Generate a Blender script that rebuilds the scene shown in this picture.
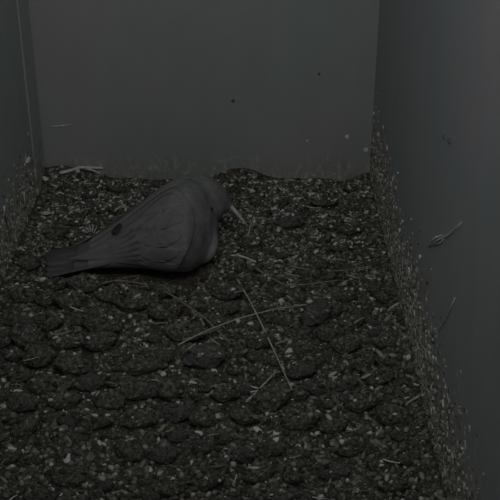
import bpy, bmesh, math, random
import numpy as np
from mathutils import Vector, Matrix, noise

for o in list(bpy.data.objects):
    bpy.data.objects.remove(o)
scene = bpy.context.scene
COL = scene.collection
random.seed(11)
RNG = np.random.default_rng(11)

# ------------------------------------------------------------------ camera
F = 1050.0                       # focal length in pixels of the 500 px frame
PITCH = math.atan(575.0 / F)
CP, SP = math.cos(PITCH), math.sin(PITCH)
BACK_D = 1.785                   # depth of the foot of the back wall
_a = PITCH + math.atan((180 - 250) / F)
_r = BACK_D / math.cos(math.atan(70 / F))
H = _r * math.sin(_a)
BACK_Y = _r * math.cos(_a)
LEFT_X = (45 - 250) / F * BACK_D
RIGHT_X = (369 - 250) / F * BACK_D

cam_d = bpy.data.cameras.new('camera')
cam_d.sensor_width = 36
cam_d.lens = 36 * F / 500
cam_d.clip_start = 0.01
cam = bpy.data.objects.new('camera', cam_d)
COL.objects.link(cam)
cam.location = (0, 0, H)
cam.rotation_euler = (math.pi / 2 - PITCH, 0, 0)
scene.camera = cam

# ------------------------------------------------------------------ world, lamp, exposure
w = bpy.data.worlds.new('night')
scene.world = w
w.use_nodes = True
w.node_tree.nodes['Background'].inputs[0].default_value = (0.98, 1.0, 0.99, 1)
w.node_tree.nodes['Background'].inputs[1].default_value = 0.15

# two unseen infrared lamps above and ahead of the lens, lighting the side walls
for _x, _e in ((-0.14, 2.0), (0.12, 1.9)):
    ld = bpy.data.lights.new('infrared_lamp', 'SPOT')
    ld.energy = _e
    ld.color = (1.0, 0.995, 0.98)
    ld.spot_size = math.radians(110)
    ld.spot_blend = 1.0
    ld.shadow_soft_size = 0.03
    lamp = bpy.data.objects.new('infrared_lamp', ld)
    COL.objects.link(lamp)
    lamp.location = (_x, 0.46, H + 0.22)
    _t = Vector((0.05, 1.6, 0.30)) - Vector(lamp.location)
    lamp.rotation_euler = _t.to_track_quat('-Z', 'Y').to_euler()

scene.view_settings.view_transform = 'Standard'
scene.view_settings.look = 'None'
scene.view_settings.gamma = 1
scene.view_settings.use_curve_mapping = False
scene.view_settings.exposure = 0.0


# ------------------------------------------------------------------ helpers
def ray(px, py):
    u, v = (px - 250) / F, -(py - 250) / F
    return Vector((u, CP + v * SP, -SP + v * CP))


def P(px, py, z=0.0):
    """the point of height z seen at a pixel of the photograph"""
    d = ray(px, py)
    t = (z - H) / d.z
    return Vector((0, 0, H)) + d * t


def on_plane(px, py, axis, val):
    d = ray(px, py)
    o = Vector((0, 0, H))
    t = (val - o[axis]) / d[axis]
    return o + d * t


def tag(o, label=None, cat=None, group=None, kind=None):
    if label: o['label'] = label
    if cat: o['category'] = cat
    if group: o['group'] = group
    if kind: o['kind'] = kind
    return o


def link(name, me, mat=None, parent=None):
    o = bpy.data.objects.new(name, me)
    COL.objects.link(o)
    if mat is not None and not me.materials:
        me.materials.append(mat)
    if parent is not None:
        o.parent = parent
    return o


def mesh(name, verts, faces, smooth=True):
    me = bpy.data.meshes.new(name)
    me.from_pydata([tuple(v) for v in verts], [], faces)
    if smooth:
        me.polygons.foreach_set('use_smooth', [True] * len(me.polygons))
    me.update()
    return me


def box_mesh(name, lo, hi, bevel=0.0):
    bm = bmesh.new()
    bmesh.ops.create_cube(bm, size=1)
    for v in bm.verts:
        for i in range(3):
            v.co[i] = lo[i] if v.co[i] < 0 else hi[i]
    if bevel:
        bmesh.ops.bevel(bm, geom=bm.edges[:], offset=bevel, segments=2, affect='EDGES')
    me = bpy.data.meshes.new(name)
    bm.to_mesh(me)
    bm.free()
    return me


def tube_data(pts, radii, n=6, flat=1.0, caps=True):
    pts = [Vector(p) for p in pts]
    vs, fs = [], []
    m = len(pts)
    for i, p in enumerate(pts):
        t = (pts[min(i + 1, m - 1)] - pts[max(i - 1, 0)]).normalized()
        s = t.cross(Vector((0, 0, 1)))
        if s.length < 1e-4: s = Vector((1, 0, 0))
        s.normalize()
        u = s.cross(t).normalized()
        for k in range(n):
            a = 2 * math.pi * k / n
            vs.append(p + s * math.cos(a) * radii[i] + u * math.sin(a) * radii[i] * flat)
    for i in range(m - 1):
        for k in range(n):
            k2 = (k + 1) % n
            fs.append((i * n + k, i * n + k2, (i + 1) * n + k2, (i + 1) * n + k))
    if caps:
        fs.append(tuple(range(n))[::-1])
        fs.append(tuple((m - 1) * n + k for k in range(n)))
    return vs, fs


# ------------------------------------------------------------------ materials
INFRARED = 2.5


class NT:
    def __init__(self, name, rough=0.9, spec=0.15):
        self.m = bpy.data.materials.new(name)
        self.m.use_nodes = True
        self.t = self.m.node_tree
        self.b = self.t.nodes['Principled BSDF']
        self.b.inputs['Roughness'].default_value = rough
        self.b.inputs['Specular IOR Level'].default_value = spec
        self.tc = self.t.nodes.new('ShaderNodeTexCoord')

    def node(self, kind, **kw):
        n = self.t.nodes.new(kind)
        for k, v in kw.items():
            setattr(n, k, v)
        return n

    def put(self, sock, v):
        if isinstance(v, bpy.types.NodeSocket):
            self.t.links.new(v, sock)
        else:
            sock.default_value = v

    def mapping(self, scale, src='Object', rot=(0, 0, 0)):
        n = self.node('ShaderNodeMapping')
        self.t.links.new(self.tc.outputs[src], n.inputs[0])
        n.inputs['Scale'].default_value = scale
        n.inputs['Rotation'].default_value = rot
        return n.outputs[0]

    def noise(self, vec, scale, detail=4, rough=0.55, dist=0.0):
        n = self.node('ShaderNodeTexNoise')
        self.t.links.new(vec, n.inputs['Vector'])
        n.inputs['Scale'].default_value = scale
        n.inputs['Detail'].default_value = detail
        n.inputs['Roughness'].default_value = rough
        n.inputs['Distortion'].default_value = dist
        return n.outputs['Fac']

    def vor(self, vec, scale, feature='F1'):
        n = self.node('ShaderNodeTexVoronoi', feature=feature)
        self.t.links.new(vec, n.inputs['Vector'])
        n.inputs['Scale'].default_value = scale
        return n.outputs['Distance']

    def ramp(self, fac, stops):
        n = self.node('ShaderNodeValToRGB')
        e = n.color_ramp.elements
        while len(e) < len(stops): e.new(0.5)
        for i, (p, c) in enumerate(stops):
            e[i].position = p
            e[i].color = (c[0], c[1], c[2], 1) if not isinstance(c, (int, float)) else (c, c, c, 1)
        self.put(n.inputs[0], fac)
        return n.outputs[0]

    def mix(self, fac, a, b, blend='MIX'):
        n = self.node('ShaderNodeMix', data_type='RGBA', blend_type=blend)
        self.put(n.inputs[0], fac)
        for s, v in ((n.inputs[6], a), (n.inputs[7], b)):
            self.put(s, v if isinstance(v, bpy.types.NodeSocket) else (*v, 1))
        return n.outputs[2]

    def math(self, op, a, b=0.0):
        n = self.node('ShaderNodeMath', operation=op)
        self.put(n.inputs[0], a)
        self.put(n.inputs[1], b)
        return n.outputs[0]

    def sep(self, vec):
        n = self.node('ShaderNodeSeparateXYZ')
        self.t.links.new(vec, n.inputs[0])
        return n.outputs

    def bump(self, h, strength=0.4, dist=0.002):
        n = self.node('ShaderNodeBump')
        n.inputs['Strength'].default_value = strength
        n.inputs['Distance'].default_value = dist
        self.t.links.new(h, n.inputs['Height'])
        self.t.links.new(n.outputs[0], self.b.inputs['Normal'])

    def color(self, c):
        # every surface here is far brighter in infrared than by eye
        n = self.node('ShaderNodeMix', data_type='RGBA', blend_type='MULTIPLY')
        n.clamp_result = True
        self.put(n.inputs[0], 1.0)
        self.put(n.inputs[6], c if isinstance(c, bpy.types.NodeSocket) else (*c, 1))
        n.inputs[7].default_value = (INFRARED, INFRARED, INFRARED, 1)
        self.put(self.b.inputs['Base Color'], n.outputs[2])
        return self.m


def wall_material(name, along, dirt_h, dirt_amount, base):
    """grey painted board: soft blotches, then the old dirt line the litter has left along its foot"""
    t = NT(name, 0.75, 0.2)
    o = t.mapping((1, 1, 1))
    n1 = t.noise(o, 5.0, 3)
    col = t.mix(t.ramp(n1, [(0.38, 0.0), (0.62, 1.0)]), tuple(c * k for c, k in zip(base, (0.93, 1.02, 1.0))),
                tuple(c * k for c, k in zip(base, (1.03, 1.0, 1.03))))
    n2 = t.noise(t.mapping((1, 1, 0.35)), 28.0, 5)
    col = t.mix(t.ramp(n2, [(0.3, 0.16), (0.7, 0.0)]), col, tuple(c * 0.6 for c in base))
    z = t.sep(o)[2]
    n3 = t.noise(o, 16.0, 5, 0.6)
    edge = t.math('ADD', z, t.math('MULTIPLY', t.math('SUBTRACT', n3, 0.5), dirt_h * 2.2))
    mask = t.ramp(t.math('DIVIDE', edge, dirt_h), [(0.1, 1.0), (0.95, 0.0)])
    smear = t.noise(t.mapping((1, 0.6, 0.6), 'Object', (0.5, 0, 0)), 120.0, 4, 0.65, 0.3)
    dirt = t.ramp(smear, [(0.34, (0.075, 0.072, 0.058)), (0.46, (0.16, 0.154, 0.128)), (0.56, (0.225, 0.218, 0.185)), (0.66, (0.46, 0.45, 0.40))])
    col = t.mix(t.math('MULTIPLY', mask, dirt_amount), col, dirt)
    # thin dried streaks running down above the dirt line
    st = t.noise(t.mapping((1, 1, 0.07)), 130.0, 3, 0.5, 0.2)
    zm = t.ramp(t.math('DIVIDE', edge, dirt_h), [(0.3, 1.0), (2.1, 0.0)])
    zm2 = t.math('MULTIPLY', zm, t.ramp(st, [(0.62, 0.0), (0.72, 0.55)]))
    col = t.mix(t.math('MULTIPLY', zm2, dirt_amount), col, (0.42, 0.41, 0.36))
    t.bump(t.math('ADD', t.math('MULTIPLY', n2, 0.4), t.math('MULTIPLY', smear, mask)), 0.35, 0.0015)
    return t.color(col)


WALL = (0.192, 0.196, 0.193)
M_back = wall_material('back_wall_paint', 0, 0.05, 0.4, WALL)
M_left = wall_material('left_wall_paint', 1, 0.12, 0.9, (0.196, 0.206, 0.202))
M_right = wall_material('right_wall_paint', 1, 0.14, 0.95, (0.196, 0.196, 0.203))

t = NT('litter_soil', 1.0, 0.05)
o_ = t.mapping((1, 1, 1))
c_ = t.ramp(t.noise(o_, 120, 6, 0.7), [(0.3, (0.02, 0.019, 0.016)), (0.55, (0.075, 0.07, 0.056)), (0.75, (0.19, 0.18, 0.15))])
t.bump(t.noise(o_, 210, 5, 0.7), 0.9, 0.004)
M_soil = t.color(c_)

t = NT('pellet_matter', 1.0, 0.05)
o_ = t.mapping((1, 1, 1))
c_ = t.ramp(t.noise(t.mapping((0.025, 0.016, 0.014)), 210, 5, 0.7), [(0.34, (0.03, 0.029, 0.025)), (0.5, (0.088, 0.085, 0.074)), (0.63, (0.17, 0.165, 0.145)), (0.74, (0.40, 0.39, 0.35))])
t.bump(t.noise(t.mapping((0.025, 0.016, 0.014)), 330, 4, 0.75), 1.0, 0.004)
M_pellet = t.color(c_)
t = NT('dark_pellet_matter', 1.0, 0.05)
o_ = t.mapping((1, 1, 1))
c_ = t.ramp(t.noise(t.mapping((0.025, 0.016, 0.014)), 210, 5, 0.7), [(0.3, (0.04, 0.039, 0.039)), (0.55, (0.10, 0.098, 0.095)), (0.8, (0.24, 0.235, 0.22))])
t.bump(t.noise(t.mapping((0.025, 0.016, 0.014)), 330, 4, 0.75), 1.0, 0.004)
M_pellet_dark = t.color(c_)

t = NT('crumb_matter', 1.0, 0.06)
at = t.node('ShaderNodeAttribute', attribute_name='tone')
M_crumb = t.color(t.ramp(at.outputs['Fac'], [(0.0, (0.015, 0.014, 0.012)), (0.45, (0.075, 0.073, 0.063)), (0.75, (0.20, 0.195, 0.17)), (1.0, (0.60, 0.59, 0.55))]))


def plain(name, c, scale=150, var=0.35, rough=0.85, spec=0.15):
    t = NT(name, rough, spec)
    n = t.noise(t.mapping((1, 1, 1)), scale, 4, 0.6)
    t.bump(n, 0.3, 0.001)
    return t.color(t.ramp(n, [(0.3, tuple(x * (1 - var) for x in c)), (0.7, tuple(x * (1 + var) for x in c))]))


M_bone = plain('pale_fragment', (0.68, 0.67, 0.63), 220)
M_bone2 = plain('dull_fragment', (0.36, 0.355, 0.325), 220)
M_straw = plain('pale_straw', (0.27, 0.262, 0.225), 140)
M_straw2 = plain('wall_straw', (0.46, 0.45, 0.40), 140)
M_twig = plain('dark_twig', (0.15, 0.138, 0.11), 140)
M_black = plain('dark_mark', (0.07, 0.07, 0.07), 200)
M_white = plain('white_dropping', (0.62, 0.62, 0.6), 150)
M_batten = wall_material('batten_paint', 1, 0.09, 0.9, (0.21, 0.219, 0.215))


def feather_material(name, c, sx, sy, depth=0.25):
    t = NT(name, 0.8, 0.12)
    n = t.noise(t.mapping((sx, sy, sy)), 60, 4, 0.55, 0.4)
    v = t.vor(t.mapping((0.55, 1, 1)), 95)
    t.bump(t.math('ADD', t.math('MULTIPLY', n, 0.7), t.math('MULTIPLY', v, 0.5)), 0.3, 0.0012)
    return t.color(t.ramp(n, [(0.3, tuple(x * (1 - depth) for x in c)), (0.7, tuple(x * (1 + depth) for x in c))]))


M_plume = feather_material('body_plumage', (0.112, 0.113, 0.113), 0.7, 1.0)
_nt = M_plume.node_tree
_bs = _nt.nodes['Principled BSDF']
_src = _bs.inputs['Base Color'].links[0].from_socket
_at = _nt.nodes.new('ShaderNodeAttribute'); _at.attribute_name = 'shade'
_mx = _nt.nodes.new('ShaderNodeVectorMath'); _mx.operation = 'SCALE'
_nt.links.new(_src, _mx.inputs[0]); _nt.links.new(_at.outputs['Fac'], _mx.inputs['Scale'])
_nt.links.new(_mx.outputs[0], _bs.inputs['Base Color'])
M_wing = feather_material('wing_plumage', (0.115, 0.115, 0.115), 0.25, 1.6, 0.18)
M_flight = feather_material('flight_plumage', (0.097, 0.096, 0.099), 0.2, 2.0)
M_tail = feather_material('tail_plumage', (0.066, 0.065, 0.068), 0.2, 2.0)
M_gap_shade = feather_material('gap_shade', (0.03, 0.03, 0.032), 0.3, 1.6)
M_bill = plain('bill_horn', (0.27, 0.27, 0.26), 120, 0.15, 0.5, 0.3)
M_eye = plain('eye_gloss', (0.012, 0.012, 0.012), 50, 0.1, 0.15, 0.5)
M_down = plain('down_barb', (0.42, 0.42, 0.40), 150, 0.2)

# ------------------------------------------------------------------ the box
FRONT_Y = -0.12
TOP = 1.0
T = 0.018
tag(link('wall_back', box_mesh('wall_back', (LEFT_X - T, BACK_Y, -0.05), (RIGHT_X + T, BACK_Y + T, TOP)), M_back), kind='structure')
tag(link('wall_left', box_mesh('wall_left', (LEFT_X - T, FRONT_Y, -0.05), (LEFT_X, BACK_Y, TOP)), M_left), kind='structure')
tag(link('wall_right', box_mesh('wall_right', (RIGHT_X, FRONT_Y, -0.05), (RIGHT_X + T, BACK_Y, TOP)), M_right), kind='structure')
BAT_W, BAT_T = 0.075, 0.003
tag(link('trim_1', box_mesh('trim_1', (LEFT_X, BACK_Y - BAT_W, -0.04), (LEFT_X + BAT_T, BACK_Y - 0.003, TOP), 0.0012), M_batten), kind='structure')

# ------------------------------------------------------------------ litter floor
BIRD_C = P(135, 262)


def floor_height(x, y):
    n = noise.noise(Vector((x * 7, y * 7, 0.3))) * 0.007
    n += noise.noise(Vector((x * 22, y * 22, 5.1))) * 0.0045
    n += noise.noise(Vector((x * 60, y * 60, 9.7))) * 0.0025
    # the litter is banked a little against the walls
    n += 0.003 * math.exp(-((BACK_Y - y) / 0.05) ** 2) * (0.5 + noise.noise(Vector((x * 9, 3.0, 1.0))))
    n += 0.014 * math.exp(-((RIGHT_X - x) / 0.025) ** 2) + 0.008 * math.exp(-((x - LEFT_X) / 0.03) ** 2)
    b = P(74, 174); n += 0.027 * math.exp(-(((x - b.x) / 0.055) ** 2 + ((y - b.y) / 0.06) ** 2))
    b = P(243, 170); n += 0.032 * math.exp(-(((x - b.x) / 0.05) ** 2 + ((y - b.y) / 0.06) ** 2))
    k = math.exp(-(((x - BIRD_C.x) / 0.17) ** 4 + ((y - BIRD_C.y - 0.02) / 0.07) ** 4))
    return n * (1 - k) - 0.004 * k


FY0 = 0.35
NX, NY = 130, 300
gx = np.linspace(LEFT_X, RIGHT_X, NX)
gy = np.linspace(FY0, BACK_Y, NY)
HT = np.array([[floor_height(x, y) for x in gx] for y in gy])
vs = [(gx[i], gy[j], HT[j, i]) for j in range(NY) for i in range(NX)]
fs = [(j * NX + i, j * NX + i + 1, (j + 1) * NX + i + 1, (j + 1) * NX + i) for j in range(NY - 1) for i in range(NX - 1)]
# skirt and underside, so that the litter is a solid bed
base = len(vs)
ring = [i for i in range(NX)] + [j * NX + NX - 1 for j in range(1, NY)] + [(NY - 1) * NX + i for i in range(NX - 2, -1, -1)] + [j * NX for j in range(NY - 2, 0, -1)]
for r in ring: vs.append((vs[r][0], vs[r][1], -0.05))
m_ = len(ring)
for k in range(m_):
    fs.append((ring[(k + 1) % m_], ring[k], base + k, base + (k + 1) % m_))
fs.append(tuple(base + k for k in range(m_))[::-1])
tag(link('floor', mesh('floor', vs, fs), M_soil), kind='structure')


def hmap(x, y):
    fx = np.clip((np.asarray(x) - gx[0]) / (gx[1] - gx[0]), 0, NX - 1.001)
    fy = np.clip((np.asarray(y) - gy[0]) / (gy[1] - gy[0]), 0, NY - 1.001)
    i, j = fx.astype(int), fy.astype(int)
    u, v = fx - i, fy - j
    return (HT[j, i] * (1 - u) * (1 - v) + HT[j, i + 1] * u * (1 - v) + HT[j + 1, i] * (1 - u) * v + HT[j + 1, i + 1] * u * v)


def ground(px, py):
    p = P(px, py)
    for _ in range(3):
        p = P(px, py, float(hmap(p.x, p.y)))
    return p


# ------------------------------------------------------------------ the bird
# (px, top, bottom, side ratio, lift): outline of the bird along its length, read across the picture
SEC = [(47, 251, 273, 3.2, 0.010), (62, 248, 275, 3.0, 0.008), (80, 244, 272, 2.3, 0.007), (97, 235, 269, 1.9, 0.005), (113, 224, 268, 1.6, 0.002),
       (130, 212, 268, 1.4, 0.0), (146, 200, 268, 1.3, 0.0), (161, 189, 269, 1.25, 0.0), (176, 182, 270, 1.2, 0.0), (190, 181, 270, 1.15, 0.0),
       (202, 185, 263, 1.15, 0.004), (211, 192, 252, 1.2, 0.012), (218, 203, 240, 1.2, 0.024)]
RX, RY, RZ, RA, RB = [], [], [], [], []
for px, tp, bt, r, lift in SEC:
    p = P(px, (tp + bt) / 2, 0.03)
    d = p.y * CP + (H - p.z) * SP
    half = (bt - tp) / 2 * d / F
    a = half / math.sqrt(CP ** 2 + (SP * r) ** 2)
    p = P(px, (tp + bt) / 2, a + lift)
    RX.append(p.x); RY.append(p.y); RZ.append(p.z); RA.append(a); RB.append(a * r)
SPX = np.array([s[0] for s in SEC], float)


def section(px):
    return [float(np.interp(px, SPX, arr)) for arr in (RX, RY, RZ, RA, RB)]


def skin(px, th, off=0.0, k=1.0):
    """point on the bird's outside; th = 0 faces the lens side, 90 the back"""
    x, y, z, a, b = section(px)
    return Vector((x, y - (b * k + off) * math.cos(math.radians(th)), z + (a * k + off) * math.sin(math.radians(th))))


bird = bpy.data.objects.new('bird', None)
COL.objects.link(bird)
bird.location = P(150, 262)
BO = Vector(bird.location)
tag(bird, 'grey bird crouched on the dark litter with slim pale bill and dark tail', 'bird')

bm = bmesh.new()
NS = 24
spx = np.linspace(76, 218, 40)
rows = []
for q in spx:
    rows.append([bm.verts.new(skin(q, 360 * k / NS) - BO) for k in range(NS)])
for i in range(len(rows) - 1):
    for k in range(NS):
        bm.faces.new((rows[i][k], rows[i][(k + 1) % NS], rows[i + 1][(k + 1) % NS], rows[i + 1][k]))
bm.faces.new(rows[0][::-1]); bm.faces.new(rows[-1])


def blob(px, py, z, r, sc=(1, 1, 1), rot=(0, 0, 0)):
    c = P(px, py, z) - BO
    from mathutils import Euler
    m = Matrix.Translation(c) @ Euler(rot).to_matrix().to_4x4() @ Matrix.Diagonal((*sc, 1))
    bmesh.ops.create_icosphere(bm, subdivisions=4, radius=r, matrix=m)


blob(209, 199, 0.080, 0.0285, (1.05, 0.92, 0.98))           # skull
blob(221, 202, 0.074, 0.0150, (1.25, 0.95, 0.9), (0, 0.5, 0))    # face, narrowing to the bill
blob(194, 201, 0.078, 0.042, (1.2, 0.9, 0.95))            # hunched neck
blob(201, 241, 0.036, 0.030, (0.85, 1.0, 1.15))            # breast
me = bpy.data.meshes.new('bird_body_raw')
bm.normal_update()
bmesh.ops.recalc_face_normals(bm, faces=bm.faces)
bm.to_mesh(me); bm.free()
tmp = bpy.data.objects.new('raw', me); COL.objects.link(tmp)
mod = tmp.modifiers.new('r', 'REMESH'); mod.mode = 'VOXEL'; mod.voxel_size = 0.0032
mod = tmp.modifiers.new('s', 'SMOOTH'); mod.factor = 0.6; mod.iterations = 9
dg = bpy.context.evaluated_depsgraph_get()
me2 = bpy.data.meshes.new_from_object(tmp.evaluated_get(dg))
bpy.data.objects.remove(tmp)
me2.name = 'body'
me2.polygons.foreach_set('use_smooth', [True] * len(me2.polygons))
me2.materials.clear()
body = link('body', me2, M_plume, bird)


def solid_strip(fn, nu, nv, thick):
    """a closed thin sheet over fn(u, v, offset)"""
    vs, fs = [], []
    for s in (0, 1):
        for i in range(nu):
            for j in range(nv):
                vs.append(fn(i / (nu - 1), j / (nv - 1), -thick if s else 0.0) - BO)
    q = nu * nv
    for i in range(nu - 1):
        for j in range(nv - 1):
            a = i * nv + j
            fs.append((a, a + nv, a + nv + 1, a + 1))
            fs.append((q + a, q + a + 1, q + a + nv + 1, q + a + nv))
    edge = [i * nv for i in range(nu)] + [(nu - 1) * nv + j for j in range(1, nv)] + [i * nv + nv - 1 for i in range(nu - 2, -1, -1)] + [j for j in range(nv - 2, 0, -1)]
    for k in range(len(edge)):
        a, b = edge[k], edge[(k + 1) % len(edge)]
        fs.append((b, a, q + a, q + b))
    return vs, fs


def lens(u, tip=0.5, root=0.35):
    return max(0.02, min(1.0, (u / root) ** 0.6 if u < root else 1.0) * min(1.0, ((1 - u) / tip) ** 0.55 if u > 1 - tip else 1.0))


for side in ('near', 'far'):
    flip = (lambda th: th) if side == 'near' else (lambda th: 180 - th)

    def wing_fn(u, v, off, flip=flip):
        # u 0 at the shoulder, 1 at the rear; v from the lower edge to the back
        q = 197 - 9 * (1 - v) ** 1.5 * (1 - u) - u * 108
        lo, hi = -50, 92
        k = min(1.0, math.sin(math.pi * min(0.5, 0.10 + u * 1.6)))
        mid = 20 + 12 * u
        taper = k * (1.0 - 0.25 * u)
        th = mid + (v - 0.5) * (hi - lo) * taper
        bulge = (0.0045 * math.sin(math.pi * min(1, max(0, v))) ** 0.5) * (1 - 0.8 * v) + 0.0008 + 0.007 * math.exp(-(u / 0.16) ** 2) * max(0, 0.75 - v)
        return skin(q + 3 * math.sin(math.pi * v), flip(th), bulge + off)
    vs, fs = solid_strip(wing_fn, 34, 20, 0.004)
    wing = link('wing', mesh('wing', vs, fs), M_wing, bird)
    # flight feathers laid over one another towards the tail
    for k in range(7):
        def ff(u, v, off, k=k, flip=flip):
            q0, q1 = 150 - k * 2.0, 104 - k * 5.5
            q = q0 + (q1 - q0) * u
            th = (-20 + k * 11.5) * (1 - u) + (8 + k * 7.0) * u
            wdt = 17 * (1 - 0.2 * u) * lens(u, 0.35)
            lift = 0.0042 + 0.0002 * k - 0.002 * u + (0.004 * max(0, (112 - q) / 50) if side == 'near' else 0)
            return skin(q, flip(th + (v - 0.5) * wdt), lift + off + 0.0008 * (1 - abs(2 * v - 1)))
        vs, fs = solid_strip(ff, 16, 5, 0.0009)
        link('flight_feather', mesh('flight_feather', vs, fs), M_flight, wing)
    for k in range(9):
        def cf(u, v, off, k=k):
            r, c = k // 5, k % 5
            uu = 0.10 + r * 0.20 + 0.42 * u
            vv = 0.14 + c * 0.17 + (0.085 if r else 0) + (v - 0.5) * 0.2 * lens(u, 0.45)
            return wing_fn(uu, vv, 0.0002 + off + 0.0002 * (1 - abs(2 * v - 1)) * u)
        vs, fs = solid_strip(cf, 12, 5, 0.0008)
        link('covert_feather', mesh('covert_feather', vs, fs), M_wing, wing)

tail = bpy.data.objects.new('tail', None)
COL.objects.link(tail)
tail.parent = bird
ORDER = [(-5, 0), (5, 0), (-3, 1), (3, 1), (-1, 2), (1, 2)]
for s, lay in ORDER:
    def tf(u, v, off, s=s, lay=lay):
        a = P(124, 246, 0.034); b = P(44, 263, 0.014)
        ax = (b - a)
        p = a + ax * u
        sd = Vector((ax.y, -ax.x, 0)).normalized()
        spread = s / 5 * (0.027 + 0.003 * u)
        wd = 0.022 * lens(u, 0.08, 0.2)
        q = p + sd * (spread + (v - 0.5) * wd)
        q.z += lay * 0.0012 + off + 0.0015 * (1 - abs(2 * v - 1)) - 0.002 * abs(s) / 5
        return q
    vs, fs = solid_strip(tf, 14, 5, 0.0012)
    link('tail_feather', mesh('tail_feather', vs, fs), M_tail, tail)

b0, b1 = P(225, 201, 0.074), P(247.5, 226, 0.046)
for nm, k in (('upper_bill', 1), ('lower_bill', -1)):
    pts, rad = [], []
    for i in range(9):
        u = i / 8
        p = b0.lerp(b1, u * (1 if k > 0 else 0.96)) + Vector((0, 0, k * 0.0016 * (1 - u)))
        p.z += 0.002 * math.sin(math.pi * u)
        pts.append(p - BO); rad.append(0.0036 * (1 - u) ** 0.8 + 0.0007)
    vs, fs = tube_data(pts, rad, 10, 0.6)
    link(nm, mesh(nm, vs, fs), M_bill, bird)
c = P(214, 200, 0.080)
dg = bpy.context.evaluated_depsgraph_get()
for sgn in (1, -1):
    # set each eye on the surface of the head
    origin = Vector((c.x - 0.002, c.y - sgn * 0.2, c.z + 0.007)) - BO
    hit, loc, nor, _i = body.ray_cast(origin, Vector((0, sgn, 0)))
    bm = bmesh.new()
    bmesh.ops.create_uvsphere(bm, u_segments=14, v_segments=10, radius=0.0034)
    me = bpy.data.meshes.new('eye'); bm.to_mesh(me); bm.free()
    me.polygons.foreach_set('use_smooth', [True] * len(me.polygons))
    e = link('eye', me, M_eye, bird)
    if hit: e.location = loc - nor * 0.0012

# plumage shades: darker crown, paler neck side; lit crescent painted on the breast
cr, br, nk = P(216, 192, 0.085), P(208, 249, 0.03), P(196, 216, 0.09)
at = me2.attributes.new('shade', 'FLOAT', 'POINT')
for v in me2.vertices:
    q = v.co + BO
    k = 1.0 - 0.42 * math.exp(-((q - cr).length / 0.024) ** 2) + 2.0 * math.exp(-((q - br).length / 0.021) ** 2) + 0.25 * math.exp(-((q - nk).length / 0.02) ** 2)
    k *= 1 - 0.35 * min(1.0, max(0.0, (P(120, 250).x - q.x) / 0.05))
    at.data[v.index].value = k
def gap_patch(u, v, off):  # thin dark sheet standing in for the shade between the folded wings
    return skin(125 - 11 * u, 68 + (v - 0.5) * 22 * lens(u, 0.5), 0.0065 + off)
vs, fs = solid_strip(gap_patch, 10, 5, 0.001)
tag(link('gap_shade_patch', mesh('gap_shade_patch', vs, fs), M_gap_shade, bird), 'blackish patch painted in for the shaded gap between the wings')

# ------------------------------------------------------------------ pellets
OUT_X = np.array([s[0] for s in SEC], float)
OUT_T = np.array([s[1] for s in SEC], float)
OUT_B = np.array([s[2] for s in SEC], float)
_bx0, _bx1 = P(40, 268).x, P(228, 262).x


def under_bird(x, y, pad=0.0):
    """inside the bird's footprint on the litter"""
    ry = np.interp(x, RX, RY); rb = np.interp(x, RX, RB)
    return (x > RX[0] - pad) & (x < RX[-1] + pad) & (np.abs(y - ry) < rb * 0.9 + pad)


PELLET_MESH = []
for k in range(10):
    bm = bmesh.new()
    bmesh.ops.create_icosphere(bm, subdivisions=4, radius=1)
    off = Vector((k * 7.3, k * 3.1, k * 1.7))
    for v in bm.verts:
        n = v.co.normalized()
        r = 1 + 0.20 * noise.noise(n * 1.4 + off) + 0.14 * noise.noise(n * 3.4 + off) + 0.10 * noise.noise(n * 8 + off) + 0.07 * noise.noise(n * 15 + off)
        v.co = n * r
    me = bpy.data.meshes.new('pellet'); bm.to_mesh(me); bm.free()
    me.polygons.foreach_set('use_smooth', [True] * len(me.polygons))
    me.materials.append(M_pellet_dark if k >= 8 else M_pellet)
    PELLET_MESH.append(me)

PELL = []          # x, y, z, half-length, half-width, half-height, rotation


def pellet(px, py, wpx, hpx, rot=0.0, kind=None, label=None, sink=0.14):
    p = ground(px, py)
    s = (p.y * CP + (H - p.z) * SP) / F
    a = wpx / 2 * s
    c = hpx / 2 * s / 1.0
    b = c * 1.05
    c = c * 0.85
    z = float(hmap(p.x, p.y)) + c * (1 - 2 * sink)
    lim = max(a, b) * 1.1
    x = min(max(p.x, LEFT_X + lim + BAT_T), RIGHT_X - lim)
    y = min(p.y, BACK_Y - lim)
    k = kind if kind is not None else random.randrange(8)
    o = link('pellet', PELLET_MESH[k])
    o.location = (x, y, z)
    o.rotation_euler = (random.uniform(-.25, .25), random.uniform(-.25, .25), math.radians(rot))
    o.scale = (a, b, c)
    if label: tag(o, label, 'pellet', 'matted pellets in the litter')
    else: tag(o, ('blackish' if k >= 8 else 'dull brown') + ' matted pellet lump half sunk among the litter crumbs', 'pellet', 'matted pellets in the litter')
    PELL.append((x, y, z, a, b, c, math.radians(rot)))
    return o


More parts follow.
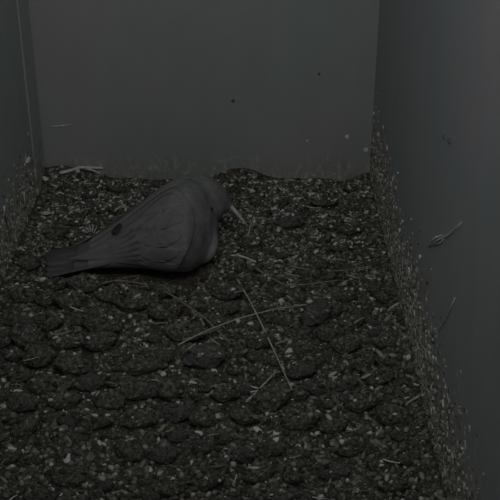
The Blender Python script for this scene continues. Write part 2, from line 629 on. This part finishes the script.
HAND = [
    (50, 391, 44, 22, 5, None, 'broad matted pellet lump left of the lower left pale chips'),
    (64, 405, 34, 20, 15), (24, 408, 30, 24, -20), (40, 362, 32, 26, 10), (76, 371, 40, 22, 0), (28, 345, 26, 30, 70), (100, 346, 34, 22, 10),
    (102, 330, 36, 18, 0), (140, 371, 52, 18, -4, None, 'long flat matted pellet above the lower left bare patch'), (137, 395, 44, 22, 0),
    (170, 396, 26, 26, 60), (158, 362, 30, 18, 10), (205, 363, 42, 26, 8, 8, 'large blackish pellet right of the small upright white fragment'),
    (185, 338, 40, 22, 0), (135, 306, 44, 24, -8), (160, 296, 36, 18, -15), (72, 306, 34, 22, 0), (85, 322, 30, 16, 20), (178, 417, 36, 24, 10, 9, 'blackish pellet in front of the broken pale chip at lower left'),
    (205, 423, 32, 20, 30), (110, 406, 34, 22, -10), (96, 425, 38, 20, 5), (140, 425, 36, 18, 0), (20, 380, 26, 16, 0), (272, 404, 40, 26, 25, None, 'rounded pellet just right of two crossed pale straws at the bottom'),
    (300, 425, 40, 20, 0), (315, 322, 32, 24, 40, 8, 'round blackish pellet beside the far end of the long crossing twig'), (330, 338, 26, 18, -10), (378, 381, 32, 20, 0, None, 'oval pellet with a deep dark gap below it by the right wall'),
    (362, 366, 26, 18, 10), (386, 345, 24, 16, 0), (394, 421, 36, 26, -15), (360, 408, 30, 20, 0), (332, 430, 30, 18, 10), (290, 226, 30, 18, 0, 9, 'blackish pellet right of the bird beyond the bill tip'),
    (350, 232, 26, 16, 0), (325, 205, 28, 14, 0), (340, 250, 24, 14, 0), (250, 246, 22, 14, 20), (228, 296, 34, 18, 0), (225, 313, 30, 16, 0), (260, 345, 28, 18, 0),
    (318, 282, 36, 16, 0), (385, 300, 20, 16, 0), (30, 268, 24, 18, 30), (25, 300, 30, 18, 0), (55, 288, 32, 14, 0), (225, 398, 28, 18, 0), (245, 420, 30, 18, 0),
    (300, 375, 32, 20, 0, 9, 'blackish pellet at the lower end of the long pale straw'), (345, 350, 28, 20, 0), (110, 300, 28, 18, 0), (50, 327, 26, 18, 0), (120, 385, 32, 16, 0),
]
for h in HAND:
    pellet(h[0], h[1], h[2], h[3], h[4], h[5] if len(h) > 5 else None, h[6] if len(h) > 6 else None)
tries = 0
while len(PELL) < 225 and tries < 6000:
    tries += 1
    px, py = random.uniform(-60, 460), random.choice((random.uniform(190, 440), random.uniform(290, 540)))
    p = ground(px, py)
    if not (LEFT_X + 0.03 < p.x < RIGHT_X - 0.025) or p.y > BACK_Y - 0.03: continue
    if under_bird(np.array(p.x), np.array(p.y), 0.028): continue
    near = min(math.hypot(p.x - q[0], (p.y - q[1]) * 0.8) - q[3] * 0.75 for q in PELL)
    big = 0.65 if py < 280 else 1.0
    if px > 230 and py < 420: big *= 0.75
    wpx = random.uniform(18, 40) * big
    if near < wpx * 0.5 * 0.0015 * 0.7: continue
    pellet(px, py, wpx, wpx * random.uniform(0.5, 0.75), random.uniform(-35, 35), random.choice((None, None, None, 8)) if py > 300 else None, None, random.uniform(0.14, 0.3))

# say of each pellet what it lies beside, as far as that singles it out
MARKS = [('the tail of the bird', P(58, 262)), ('the belly of the bird', P(150, 262)), ('the breast of the bird', P(212, 250)), ('the tip of the bill', P(247, 226)),
         ('the long pale straw', P(262, 328)), ('the long crossing twig', P(310, 304)), ('the long dark twig', P(165, 292)), ('the two crossed straws', P(258, 390)),
         ('the upright white fragment', P(163, 370)), ('the bright ragged flake', P(18, 393)), ('the blocky pale fragment', P(281, 297)), ('the back left heap', P(75, 175)), ('the flat pale chip', P(276, 434))]
_used = {}
for o in [x for x in COL.objects if x.get('category') == 'pellet' and 'half sunk' in x['label']]:
    p = o.location
    if p.y < P(250, 500).y: continue
    a, b, c = o.scale
    shape = 'long' if a / b > 1.75 else 'oval' if a / b > 1.45 else 'stubby'
    size = 'small' if a < 0.019 else 'big' if a > 0.026 else 'middling'
    tone = 'blackish' if o.data is PELLET_MESH[8] else 'dull brown'
    best = None
    for nm, q in sorted(MARKS, key=lambda t: (t[1] - p).length)[:5]:
        dx, dy = p.x - q.x, p.y - q.y
        if abs(dx) < 0.012 and abs(dy) < 0.02: where = 'right at'
        else:
            fb = 'behind' if dy > 0 else 'in front of'
            lr = 'right of' if dx > 0 else 'left of'
            where = fb if abs(dy) > 2 * abs(dx) else lr if abs(dx) > 2 * abs(dy) else fb + ' and ' + lr
        near = 'close ' if math.hypot(dx, dy) < 0.05 else ''
        lab = f'{size} {shape} {tone} pellet {near}{where} {nm}'
        if p.x < LEFT_X + 0.06: lab += ', by the left wall'
        elif p.x > RIGHT_X - 0.06: lab += ', by the right wall'
        if lab not in _used:
            best = lab; break
    if best and len(best.split()) <= 16:
        _used[best] = 1; o['label'] = best
PA = np.array(PELL)


def top_at(x, y):
    """height of litter or pellet, whichever is on top"""
    z = hmap(x, y)
    on = np.zeros(len(x), bool)
    for (px_, py_, pz, a, b, c, r) in PELL:
        dx, dy = x - px_, y - py_
        u = (dx * math.cos(r) + dy * math.sin(r)) / a
        v = (-dx * math.sin(r) + dy * math.cos(r)) / b
        q = 1 - u * u - v * v
        ok = q > 0
        zz = np.where(ok, pz + c * np.sqrt(np.maximum(q, 0)), -1)
        on |= zz > z
        z = np.maximum(z, zz)
    return z, on


# ------------------------------------------------------------------ loose crumbs (uncountable)
def crumbs(name, n, smin, smax, tones, on_keep, ymin=0.62, ymax=BACK_Y - 0.004, long=1.0):
    x = RNG.uniform(LEFT_X + 0.006, RIGHT_X - 0.004, n)
    y = RNG.uniform(ymin, ymax, n)
    z, on = top_at(x, y)
    # few crumbs lie over the lumpy pellets near the left front
    bare = np.exp(-(((x - P(90, 390).x) / 0.16) ** 2 + ((y - P(90, 390).y) / 0.13) ** 2))
    keep = (RNG.uniform(0, 1, n) > 0.55 * bare)
    keep &= ~under_bird(x, y, -0.004) & (~on | (RNG.uniform(0, 1, n) < on_keep))
    keep &= ~((x < LEFT_X + BAT_T + 0.006) & (y > BACK_Y - BAT_W - 0.01))
    x, y, z = x[keep], y[keep], z[keep]
    n = len(x)
    bm = bmesh.new(); bmesh.ops.create_icosphere(bm, subdivisions=1, radius=1)
    bv = np.array([v.co[:] for v in bm.verts]); bf = np.array([[v.index for v in f.verts] for f in bm.faces]); bm.free()
    nv, nf = len(bv), len(bf)
    s = smin + (smax - smin) * RNG.uniform(0, 1, n) ** 2.2
    sc = np.stack([s * RNG.uniform(0.8, 1.6, n) * long, s * RNG.uniform(0.6, 1.1, n), s * RNG.uniform(0.45, 0.9, n)], 1)
    jit = RNG.uniform(0.72, 1.25, (n, nv, 1))
    V = bv[None] * jit * sc[:, None, :]
    th = RNG.uniform(0, 2 * math.pi, n); ph = RNG.uniform(-0.6, 0.6, n)
    c, s_ = np.cos(ph)[:, None], np.sin(ph)[:, None]
    V = np.stack([V[..., 0] * c - V[..., 2] * s_, V[..., 1], V[..., 0] * s_ + V[..., 2] * c], 2)
    c, s_ = np.cos(th)[:, None], np.sin(th)[:, None]
    V = np.stack([V[..., 0] * c - V[..., 1] * s_, V[..., 0] * s_ + V[..., 1] * c, V[..., 2]], 2)
    V += np.stack([x, y, z + sc[:, 2] * 0.35], 1)[:, None, :]
    V[..., 0] = np.clip(V[..., 0], LEFT_X + 0.0005, RIGHT_X - 0.0005)
    V[..., 1] = np.minimum(V[..., 1], BACK_Y - 0.0005)
    Fc = (bf[None] + (np.arange(n) * nv)[:, None, None]).reshape(-1)
    me = bpy.data.meshes.new(name)
    me.vertices.add(n * nv); me.vertices.foreach_set('co', V.reshape(-1).astype(np.float32))
    me.loops.add(len(Fc)); me.loops.foreach_set('vertex_index', Fc.astype(np.int32))
    me.polygons.add(n * nf)
    me.polygons.foreach_set('loop_start', np.arange(0, len(Fc), 3, dtype=np.int32))
    me.update(calc_edges=True)
    at = me.attributes.new('tone', 'FLOAT', 'POINT')
    tone = np.clip(np.interp(RNG.uniform(0, 1, n), *tones) + RNG.normal(0, 0.03, n), 0, 1)
    at.data.foreach_set('value', np.repeat(tone, nv).astype(np.float32))
    me.materials.append(M_crumb)
    return tag(link(name, me), kind='stuff')


o = crumbs('litter_crumbs', 60000, 0.0011, 0.0044, ([0, 0.35, 0.85, 0.965, 1], [0.08, 0.34, 0.58, 0.78, 1.0]), 0.30)
tag(o, 'loose dark crumbs of litter spread over the whole box floor', 'litter')
o = crumbs('husk_flakes', 3800, 0.0015, 0.0038, ([0, 0.5, 1], [0.35, 0.6, 0.85]), 0.35, long=2.1)
tag(o, 'thin broken husk flakes scattered through the crumbs of litter', 'litter')

o = crumbs('pale_chaff', 2600, 0.0014, 0.0036, ([0, 0.6, 1], [0.6, 0.8, 1.0]), 0.8, ymin=P(250, 265).y, long=1.4)
tag(o, 'pale chaff lying thickest around and behind the bird', 'litter')

# ------------------------------------------------------------------ pale fragments
FRAG = []
for k in range(6):
    bm = bmesh.new()
    bmesh.ops.create_icosphere(bm, subdivisions=2, radius=1)
    off = Vector((k * 2.3, 40 + k, k * 5.1))
    for v in bm.verts:
        n = v.co.normalized()
        v.co = n * (1 + 0.35 * noise.noise(n * 1.5 + off) + 0.2 * noise.noise(n * 4 + off))
        if k % 2: v.co.z *= 0.45
        if k % 3 == 2: v.co.x *= 1.6
    me = bpy.data.meshes.new('pale_fragment'); bm.to_mesh(me); bm.free()
    me.materials.append(M_bone if k < 4 else M_bone2)
    FRAG.append(me)


def fragment(px, py, r_px, k=None, rot=None, label=None, stretch=1.0):
    p = ground(px, py)
    s = (p.y * CP + (H - p.z) * SP) / F
    z, _ = top_at(np.array([p.x]), np.array([p.y]))
    p = P(px, py, float(z[0]))
    z, _ = top_at(np.array([p.x]), np.array([p.y]))
    r = r_px * s
    o = link('pale_fragment', FRAG[random.randrange(6) if k is None else k])
    o.location = (min(max(p.x, LEFT_X + 2 * r), RIGHT_X - 2 * r), min(p.y, BACK_Y - 2 * r), float(z[0]) + r * 0.35)
    o.scale = (r * stretch, r, r * 0.85)
    o.rotation_euler = (random.uniform(-.4, .4), random.uniform(-.4, .4), random.uniform(0, 6.28) if rot is None else math.radians(rot))
    tag(o, label or 'tiny pale fragment lying loose on the dark litter', 'fragment', 'pale fragments in the litter')
    return o


for f in [(163, 370, 3.2, 0, 90, 'bright upright white fragment left of the blackish lower left pellet', 1.0),
          (178, 383, 3.4, 1, -20, 'broad pale chip at the back of the blackish lower left pellet', 2.2), (193, 383, 2.6, 1, 0, None, 1.6),
          (281, 297, 3.4, 0, 90, 'blocky pale fragment above the long crossing twig', 1.9),
          (276, 434, 3.0, 1, 5, 'flat pale chip below the two crossed pale straws', 3.2), (258, 431, 3.0, 1, -35, 'slanting pale chip beside the flat one at bottom', 2.0),
          (312, 424, 2.6, 0), (18, 393, 3.4, 1, 20, 'bright ragged flake at lower left near the wall', 1.5), (412, 358, 2.8, 0, 70, None, 1.8), (404, 389, 2.6, 0, 80, 'upright pale fragment at the foot of the right wall', 1.6),
          (44, 214, 3.2, 1, -40, 'slanting pale flake left of the dark tail', 3.2), (40, 225, 2.2), (42, 180, 2.4), (78, 172, 2.6), (238, 323, 2.4), (236, 257, 2.6, 1, 0, None, 2.4)]:
    fragment(*f)
SPOTS = [(210, 309), (290, 281), (335, 312), (333, 345), (219, 357), (333, 366), (330, 378), (292, 401), (276, 417), (351, 431), (366, 417), (328, 400), (300, 383), (283, 369),
         (355, 402), (361, 316), (370, 328), (396, 321), (390, 354), (424, 385), (367, 420), (356, 425), (372, 378), (325, 215), (333, 241), (370, 279), (360, 271), (289, 273), (287, 283), (357, 187),
         (12, 333), (36, 321), (55, 331), (57, 376), (62, 372), (92, 313), (89, 343), (115, 340), (124, 347), (97, 370), (105, 385), (75, 395), (87, 410), (112, 420), (257, 184), (251, 193), (262, 217), (247, 209), (300, 260),
         (130, 318), (135, 325), (120, 342), (145, 345), (205, 300), (213, 310), (195, 310), (135, 395), (140, 392), (20, 327), (30, 300), (15, 325), (70, 300), (60, 315), (262, 195), (272, 205), (275, 190), (300, 200), (312, 195), (345, 195),
         (268, 250), (280, 262), (310, 245), (322, 258), (345, 280), (352, 290), (365, 290), (372, 300), (340, 300), (310, 300), (245, 335), (255, 360), (230, 375), (220, 405), (235, 410), (210, 395), (200, 385), (245, 385)]
for (px, py) in SPOTS:
    fragment(px, py, random.uniform(1.2, 2.3))
cnt = 0
while cnt < 150:
    px, py = random.uniform(0, 430), random.uniform(185, 500)
    p = ground(px, py)
    if not (LEFT_X + 0.015 < p.x < RIGHT_X - 0.01) or under_bird(np.array(p.x), np.array(p.y), 0.012) or p.y > BACK_Y - 0.02: continue
    fragment(px, py, random.uniform(0.9, 1.9)); cnt += 1


# ------------------------------------------------------------------ straws and twigs
def stalk(name, pts, r_px, mat, label, cat, group=None, lift=0.004, flat=1.0, n=6):
    fine = []
    for i in range(len(pts) - 1):
        (ax, ay), (bx, by) = pts[i], pts[i + 1]
        m = max(2, int(math.hypot(bx - ax, by - ay) / 4))
        fine += [(ax + (bx - ax) * k / m, ay + (by - ay) * k / m) for k in range(m)]
    fine.append(pts[-1])
    for _ in range(3):                # ease the kinks
        fine = [fine[0]] + [tuple((fine[i - 1][c] + fine[i][c] * 2 + fine[i + 1][c]) / 4 for c in (0, 1)) for i in range(1, len(fine) - 1)] + [fine[-1]]
    g3 = [ground(a, b) for a, b in fine]
    zz, _ = top_at(np.array([g.x for g in g3]), np.array([g.y for g in g3]))
    top = zz.copy()
    for _ in range(7):                # a stiff stem rides over the high spots
        zz = np.maximum(top, np.convolve(np.pad(zz, 4, mode='edge'), np.ones(9) / 9, 'valid'))
    w2 = [P(a, b, float(z) + lift) for (a, b), z in zip(fine, zz)]
    o0 = w2[0].copy()
    s = (o0.y * CP + (H - o0.z) * SP) / F
    m = len(w2)
    rad = [r_px * s * (1 - 0.35 * i / m) * (1 + 0.12 * math.sin(i * 1.7)) for i in range(m)]
    pts3 = [Vector((min(max(q.x, LEFT_X + 0.003), RIGHT_X - 0.003), min(q.y, BACK_Y - 0.003), q.z)) - o0 for q in w2]
    vs, fs = tube_data(pts3, rad, n, flat)
    o = link(name, mesh(name, vs, fs), mat)
    o.location = o0
    return tag(o, label, cat, group)


stalk('straw', [(237, 279), (250, 301), (262, 325), (277, 357), (292, 390)], 0.95, M_straw, 'long thin pale straw slanting down the middle of the litter', 'straw')
stalk('twig', [(100, 284), (118, 280), (150, 285), (172, 295), (205, 318), (232, 345)], 1.2, M_twig, 'long dark twig curving down from below the bird', 'twig')
stalk('twig', [(178, 345), (205, 331), (240, 318), (275, 309), (310, 304), (347, 295)], 0.85, M_straw, 'long twig crossing under the long pale straw', 'twig')
stalk('twig', [(182, 340), (200, 335), (220, 328)], 0.8, M_twig, 'short dark twig where the two long twigs meet', 'twig')
stalk('straw', [(246, 402), (256, 393), (266, 382), (276, 372)], 1.3, M_straw, 'pale straw leaning towards the rounded bottom pellet', 'straw')
stalk('straw', [(248, 386), (258, 388), (266, 392)], 1.2, M_straw, 'short pale straw crossing the leaning one at bottom', 'straw')
stalk('straw', [(60, 173), (74, 170), (84, 165), (95, 161), (106, 158)], 1.7, M_straw2, 'bright bent straw on the heap in the back left corner', 'straw', lift=0.006)
stalk('straw', [(86, 166), (92, 171), (100, 173)], 1.0, M_straw2, 'short bright straw under the bent one at back left', 'straw')
stalk('twig', [(290, 266), (318, 272), (350, 270), (372, 266)], 0.9, M_twig, 'dark thin twig lying across the right middle of the litter', 'twig')
stalk('twig', [(255, 268), (285, 286), (310, 284), (340, 280)], 0.9, M_twig, 'dark thin twig nearer the long crossing twig', 'twig')
stalk('straw', [(236, 255), (246, 257), (256, 262)], 1.1, M_straw2, 'short bright straw below the breast of the bird', 'straw')
stalk('straw', [(248, 236), (250, 226), (255, 214)], 0.9, M_straw, 'upright thin straw beside the tip of the bill', 'straw')
stalk('straw', [(398, 412), (408, 402), (420, 396)], 1.6, M_straw, 'pale bent straw at the foot of the right wall', 'straw')
stalk('twig', [(60, 265), (90, 287), (112, 281), (140, 275)], 0.8, M_twig, 'thin dark twig close under the tail', 'twig')
cnt = 0
while cnt < 70:
    px, py = random.uniform(0, 425), random.choice((random.uniform(180, 300), random.uniform(185, 500)))
    p = ground(px, py)
    if not (LEFT_X + 0.03 < p.x < RIGHT_X - 0.03) or under_bird(np.array(p.x), np.array(p.y), 0.03) or p.y > BACK_Y - 0.03: continue
    a = random.gauss(0, 0.7); L = random.uniform(7, 20)
    dx, dy = math.cos(a) * L / 2, math.sin(a) * L / 2 * 0.6
    stalk('straw', [(px - dx, py - dy), (px + random.uniform(-2, 2), py + random.uniform(-2, 2)), (px + dx, py + dy)], random.uniform(0.5, 0.9), random.choice((M_straw, M_straw, M_twig, M_straw2)),
          'short broken straw bit among the litter crumbs', 'straw', 'short straw bits in the litter', lift=0.003, n=5)
    cnt += 1

# ------------------------------------------------------------------ little down feather by the tail
fb = ground(92, 238)
root = bpy.data.objects.new('down_feather', None); COL.objects.link(root); root.location = fb
tag(root, 'small pale down feather with spread barbs behind the tail', 'feather')
for k in range(6):
    a = math.radians(25 + k * 26)
    pts = [Vector((math.cos(a) * u * 0.013, 0.004 * u, 0.003 + math.sin(a) * u * 0.019)) for u in (0, 0.5, 1)]
    vs, fs = tube_data(pts, [0.0009, 0.0008, 0.0004], 5)
    link('barb', mesh('barb', vs, fs), M_down, root)

# ------------------------------------------------------------------ things stuck on the walls
wf = bpy.data.objects.new('wall_feather', None); COL.objects.link(wf)
wf.location = on_plane(428, 247, 0, RIGHT_X - 0.0012)
tag(wf, 'thin pale feather stuck to the right wall', 'feather')
WO = Vector(wf.location)


def on_right(px, py, dx=0.0012): return on_plane(px, py, 0, RIGHT_X - dx) - WO


vs, fs = tube_data([on_right(*q) for q in ((428, 247), (438, 240), (448, 235), (457, 227), (462, 222))], [0.0009, 0.0010, 0.0008, 0.0006, 0.0003], 6)
link('shaft', mesh('shaft', vs, fs), M_straw2, wf)
for q in (((430, 246), (435, 238), (442, 235)), ((432, 245), (440, 243), (444, 239)), ((428, 247), (432, 240), (437, 236))):
    vs, fs = tube_data([on_right(*z) for z in q], [0.0007, 0.0008, 0.0004], 5)
    link('barb', mesh('barb', vs, fs), M_straw2, wf)


def stuck(name, pts, axis, val, r_px, mat, label, cat):
    """a thin stem plastered on a wall"""
    w3 = [on_plane(a, b, axis, val) for a, b in pts]
    s = (w3[0].y * CP + (H - w3[0].z) * SP) / F
    o0 = w3[0].copy()
    m = len(w3)
    vs, fs = tube_data([q - o0 for q in w3], [r_px * s * (1 - 0.4 * i / m) for i in range(m)], 6)
    o = link(name, mesh(name, vs, fs), mat); o.location = o0
    return tag(o, label, cat)


RW = RIGHT_X - 0.001
stuck('straw', [(455, 298), (450, 310), (444, 322), (438, 332)], 0, RW, 0.8, M_straw, 'faint bent straw stuck low on the right wall', 'straw')
stuck('straw', [(413, 332), (422, 345), (427, 352)], 0, RW, 0.8, M_straw, 'short straw stuck on the right wall above the dirt line', 'straw')
stuck('straw', [(4, 206), (6, 222), (10, 240)], 0, LEFT_X + 0.001, 1.3, M_straw2, 'pale streak of dried straw on the left wall', 'straw')
stuck('straw', [(24, 192), (25, 206)], 0, LEFT_X + BAT_T + 0.001, 1.1, M_straw, 'short pale straw stuck on the corner board', 'straw')
stuck('straw', [(50, 127), (60, 126), (72, 125)], 1, BACK_Y - 0.0005, 0.9, plain('scratch_fibre', (0.30, 0.31, 0.30)), 'faint level fibre stuck on the back wall at left', 'straw')


def wall_speck(name, px, py, axis, val, r_px, mat, label, cat, sx=1.0, sz=1.0):
    p = on_plane(px, py, axis, val)
    s = (p.y * CP + (H - p.z) * SP) / F
    bm = bmesh.new(); bmesh.ops.create_icosphere(bm, subdivisions=3, radius=1)
    off = Vector((px, py, 0))
    for v in bm.verts:
        n = v.co.normalized()
        v.co = n * (1 + 0.25 * noise.noise(n * 2 + off))
        v.co[axis] *= 0.35
    me = bpy.data.meshes.new(name); bm.to_mesh(me); bm.free()
    me.polygons.foreach_set('use_smooth', [True] * len(me.polygons))
    o = link(name, me, mat); o.location = p
    o.scale = (r_px * s * sx, r_px * s * sx, r_px * s * sz)
    return tag(o, label, cat)


wall_speck('dropping', 347, 137, 1, BACK_Y, 2.4, M_white, 'small white dropping on the back wall, the upper of two near the right corner', 'dropping')
wall_speck('dropping', 366, 150, 1, BACK_Y, 2.4, M_white, 'small white dropping on the back wall beside the right corner', 'dropping')
wall_speck('dropping', 307, 141, 1, BACK_Y, 1.4, M_bone2, 'faint small dropping on the back wall left of the bright one', 'dropping')
wall_speck('dropping', 28, 160, 0, LEFT_X + BAT_T, 2.6, M_straw2, 'pale dropping on the corner board at left', 'dropping', 2.5)
wall_speck('nail_head', 233, 101, 1, BACK_Y, 1.9, M_black, 'dark nail head in the middle of the back wall', 'nail')
wall_speck('nail_head', 319, 74, 1, BACK_Y, 1.5, M_black, 'faint dark nail head high on the back wall at right', 'nail')
wall_speck('gouge', 444, 137, 0, RIGHT_X, 1.9, M_black, 'dark chipped gouge high on the right wall, its upper spot', 'gouge', 2.5)
wall_speck('gouge', 450, 141, 0, RIGHT_X, 2.2, M_black, 'dark chipped gouge high on the right wall, its lower spot', 'gouge', 3.0)


# ------------------------------------------------------------------ litter flakes dried on to the walls (uncountable)
def stuck_flakes(name, n, val, inward, ylo, yhi, hgt, label):
    y = RNG.uniform(ylo, yhi, n); z = np.abs(RNG.normal(0, 1, n)) * hgt + 0.004
    vs, fs = [], []
    for k in range(n):
        L, W_ = RNG.uniform(0.0012, 0.0042), RNG.uniform(0.0007, 0.0018)
        a = RNG.normal(math.pi / 2 + 0.5, 1.1); ca, sa = math.cos(a), math.sin(a)
        b0_ = len(vs)
        d = RNG.uniform(0.0006, 0.002) * inward
        for (u, v) in ((-1, 0), (-0.3, 1), (0.6, 0.8), (1, -0.1), (0.3, -1), (-0.6, -0.7)):
            yy, zz_ = y[k] + u * L * ca - v * W_ * sa, z[k] + u * L * sa + v * W_ * ca
            vs.append((val, yy, zz_)); vs.append((val + d, yy, zz_))
        m = 6
        fs.append(tuple(b0_ + 2 * i + 1 for i in range(m)) if inward < 0 else tuple(b0_ + 2 * i + 1 for i in range(m))[::-1])
        for i in range(m):
            q, r = b0_ + 2 * i, b0_ + 2 * ((i + 1) % m)
            fs.append((q, r, r + 1, q + 1))
    me = mesh(name, vs, fs, False)
    at = me.attributes.new('tone', 'FLOAT', 'POINT')
    tone = np.interp(RNG.uniform(0, 1, n), [0, 0.5, 0.93, 1], [0.4, 0.68, 0.82, 1.0])
    at.data.foreach_set('value', np.repeat(tone, 12).astype(np.float32))
    return tag(link(name, me, M_crumb), label, 'litter', None, 'stuff')


stuck_flakes('wall_flakes', 5200, RIGHT_X, -1, 0.7, BACK_Y - 0.01, 0.050, 'dried litter flakes stuck along the foot of the right wall')
stuck_flakes('wall_flakes', 2200, LEFT_X, 1, 0.9, BACK_Y - BAT_W - 0.01, 0.042, 'dried litter flakes stuck along the foot of the left wall')
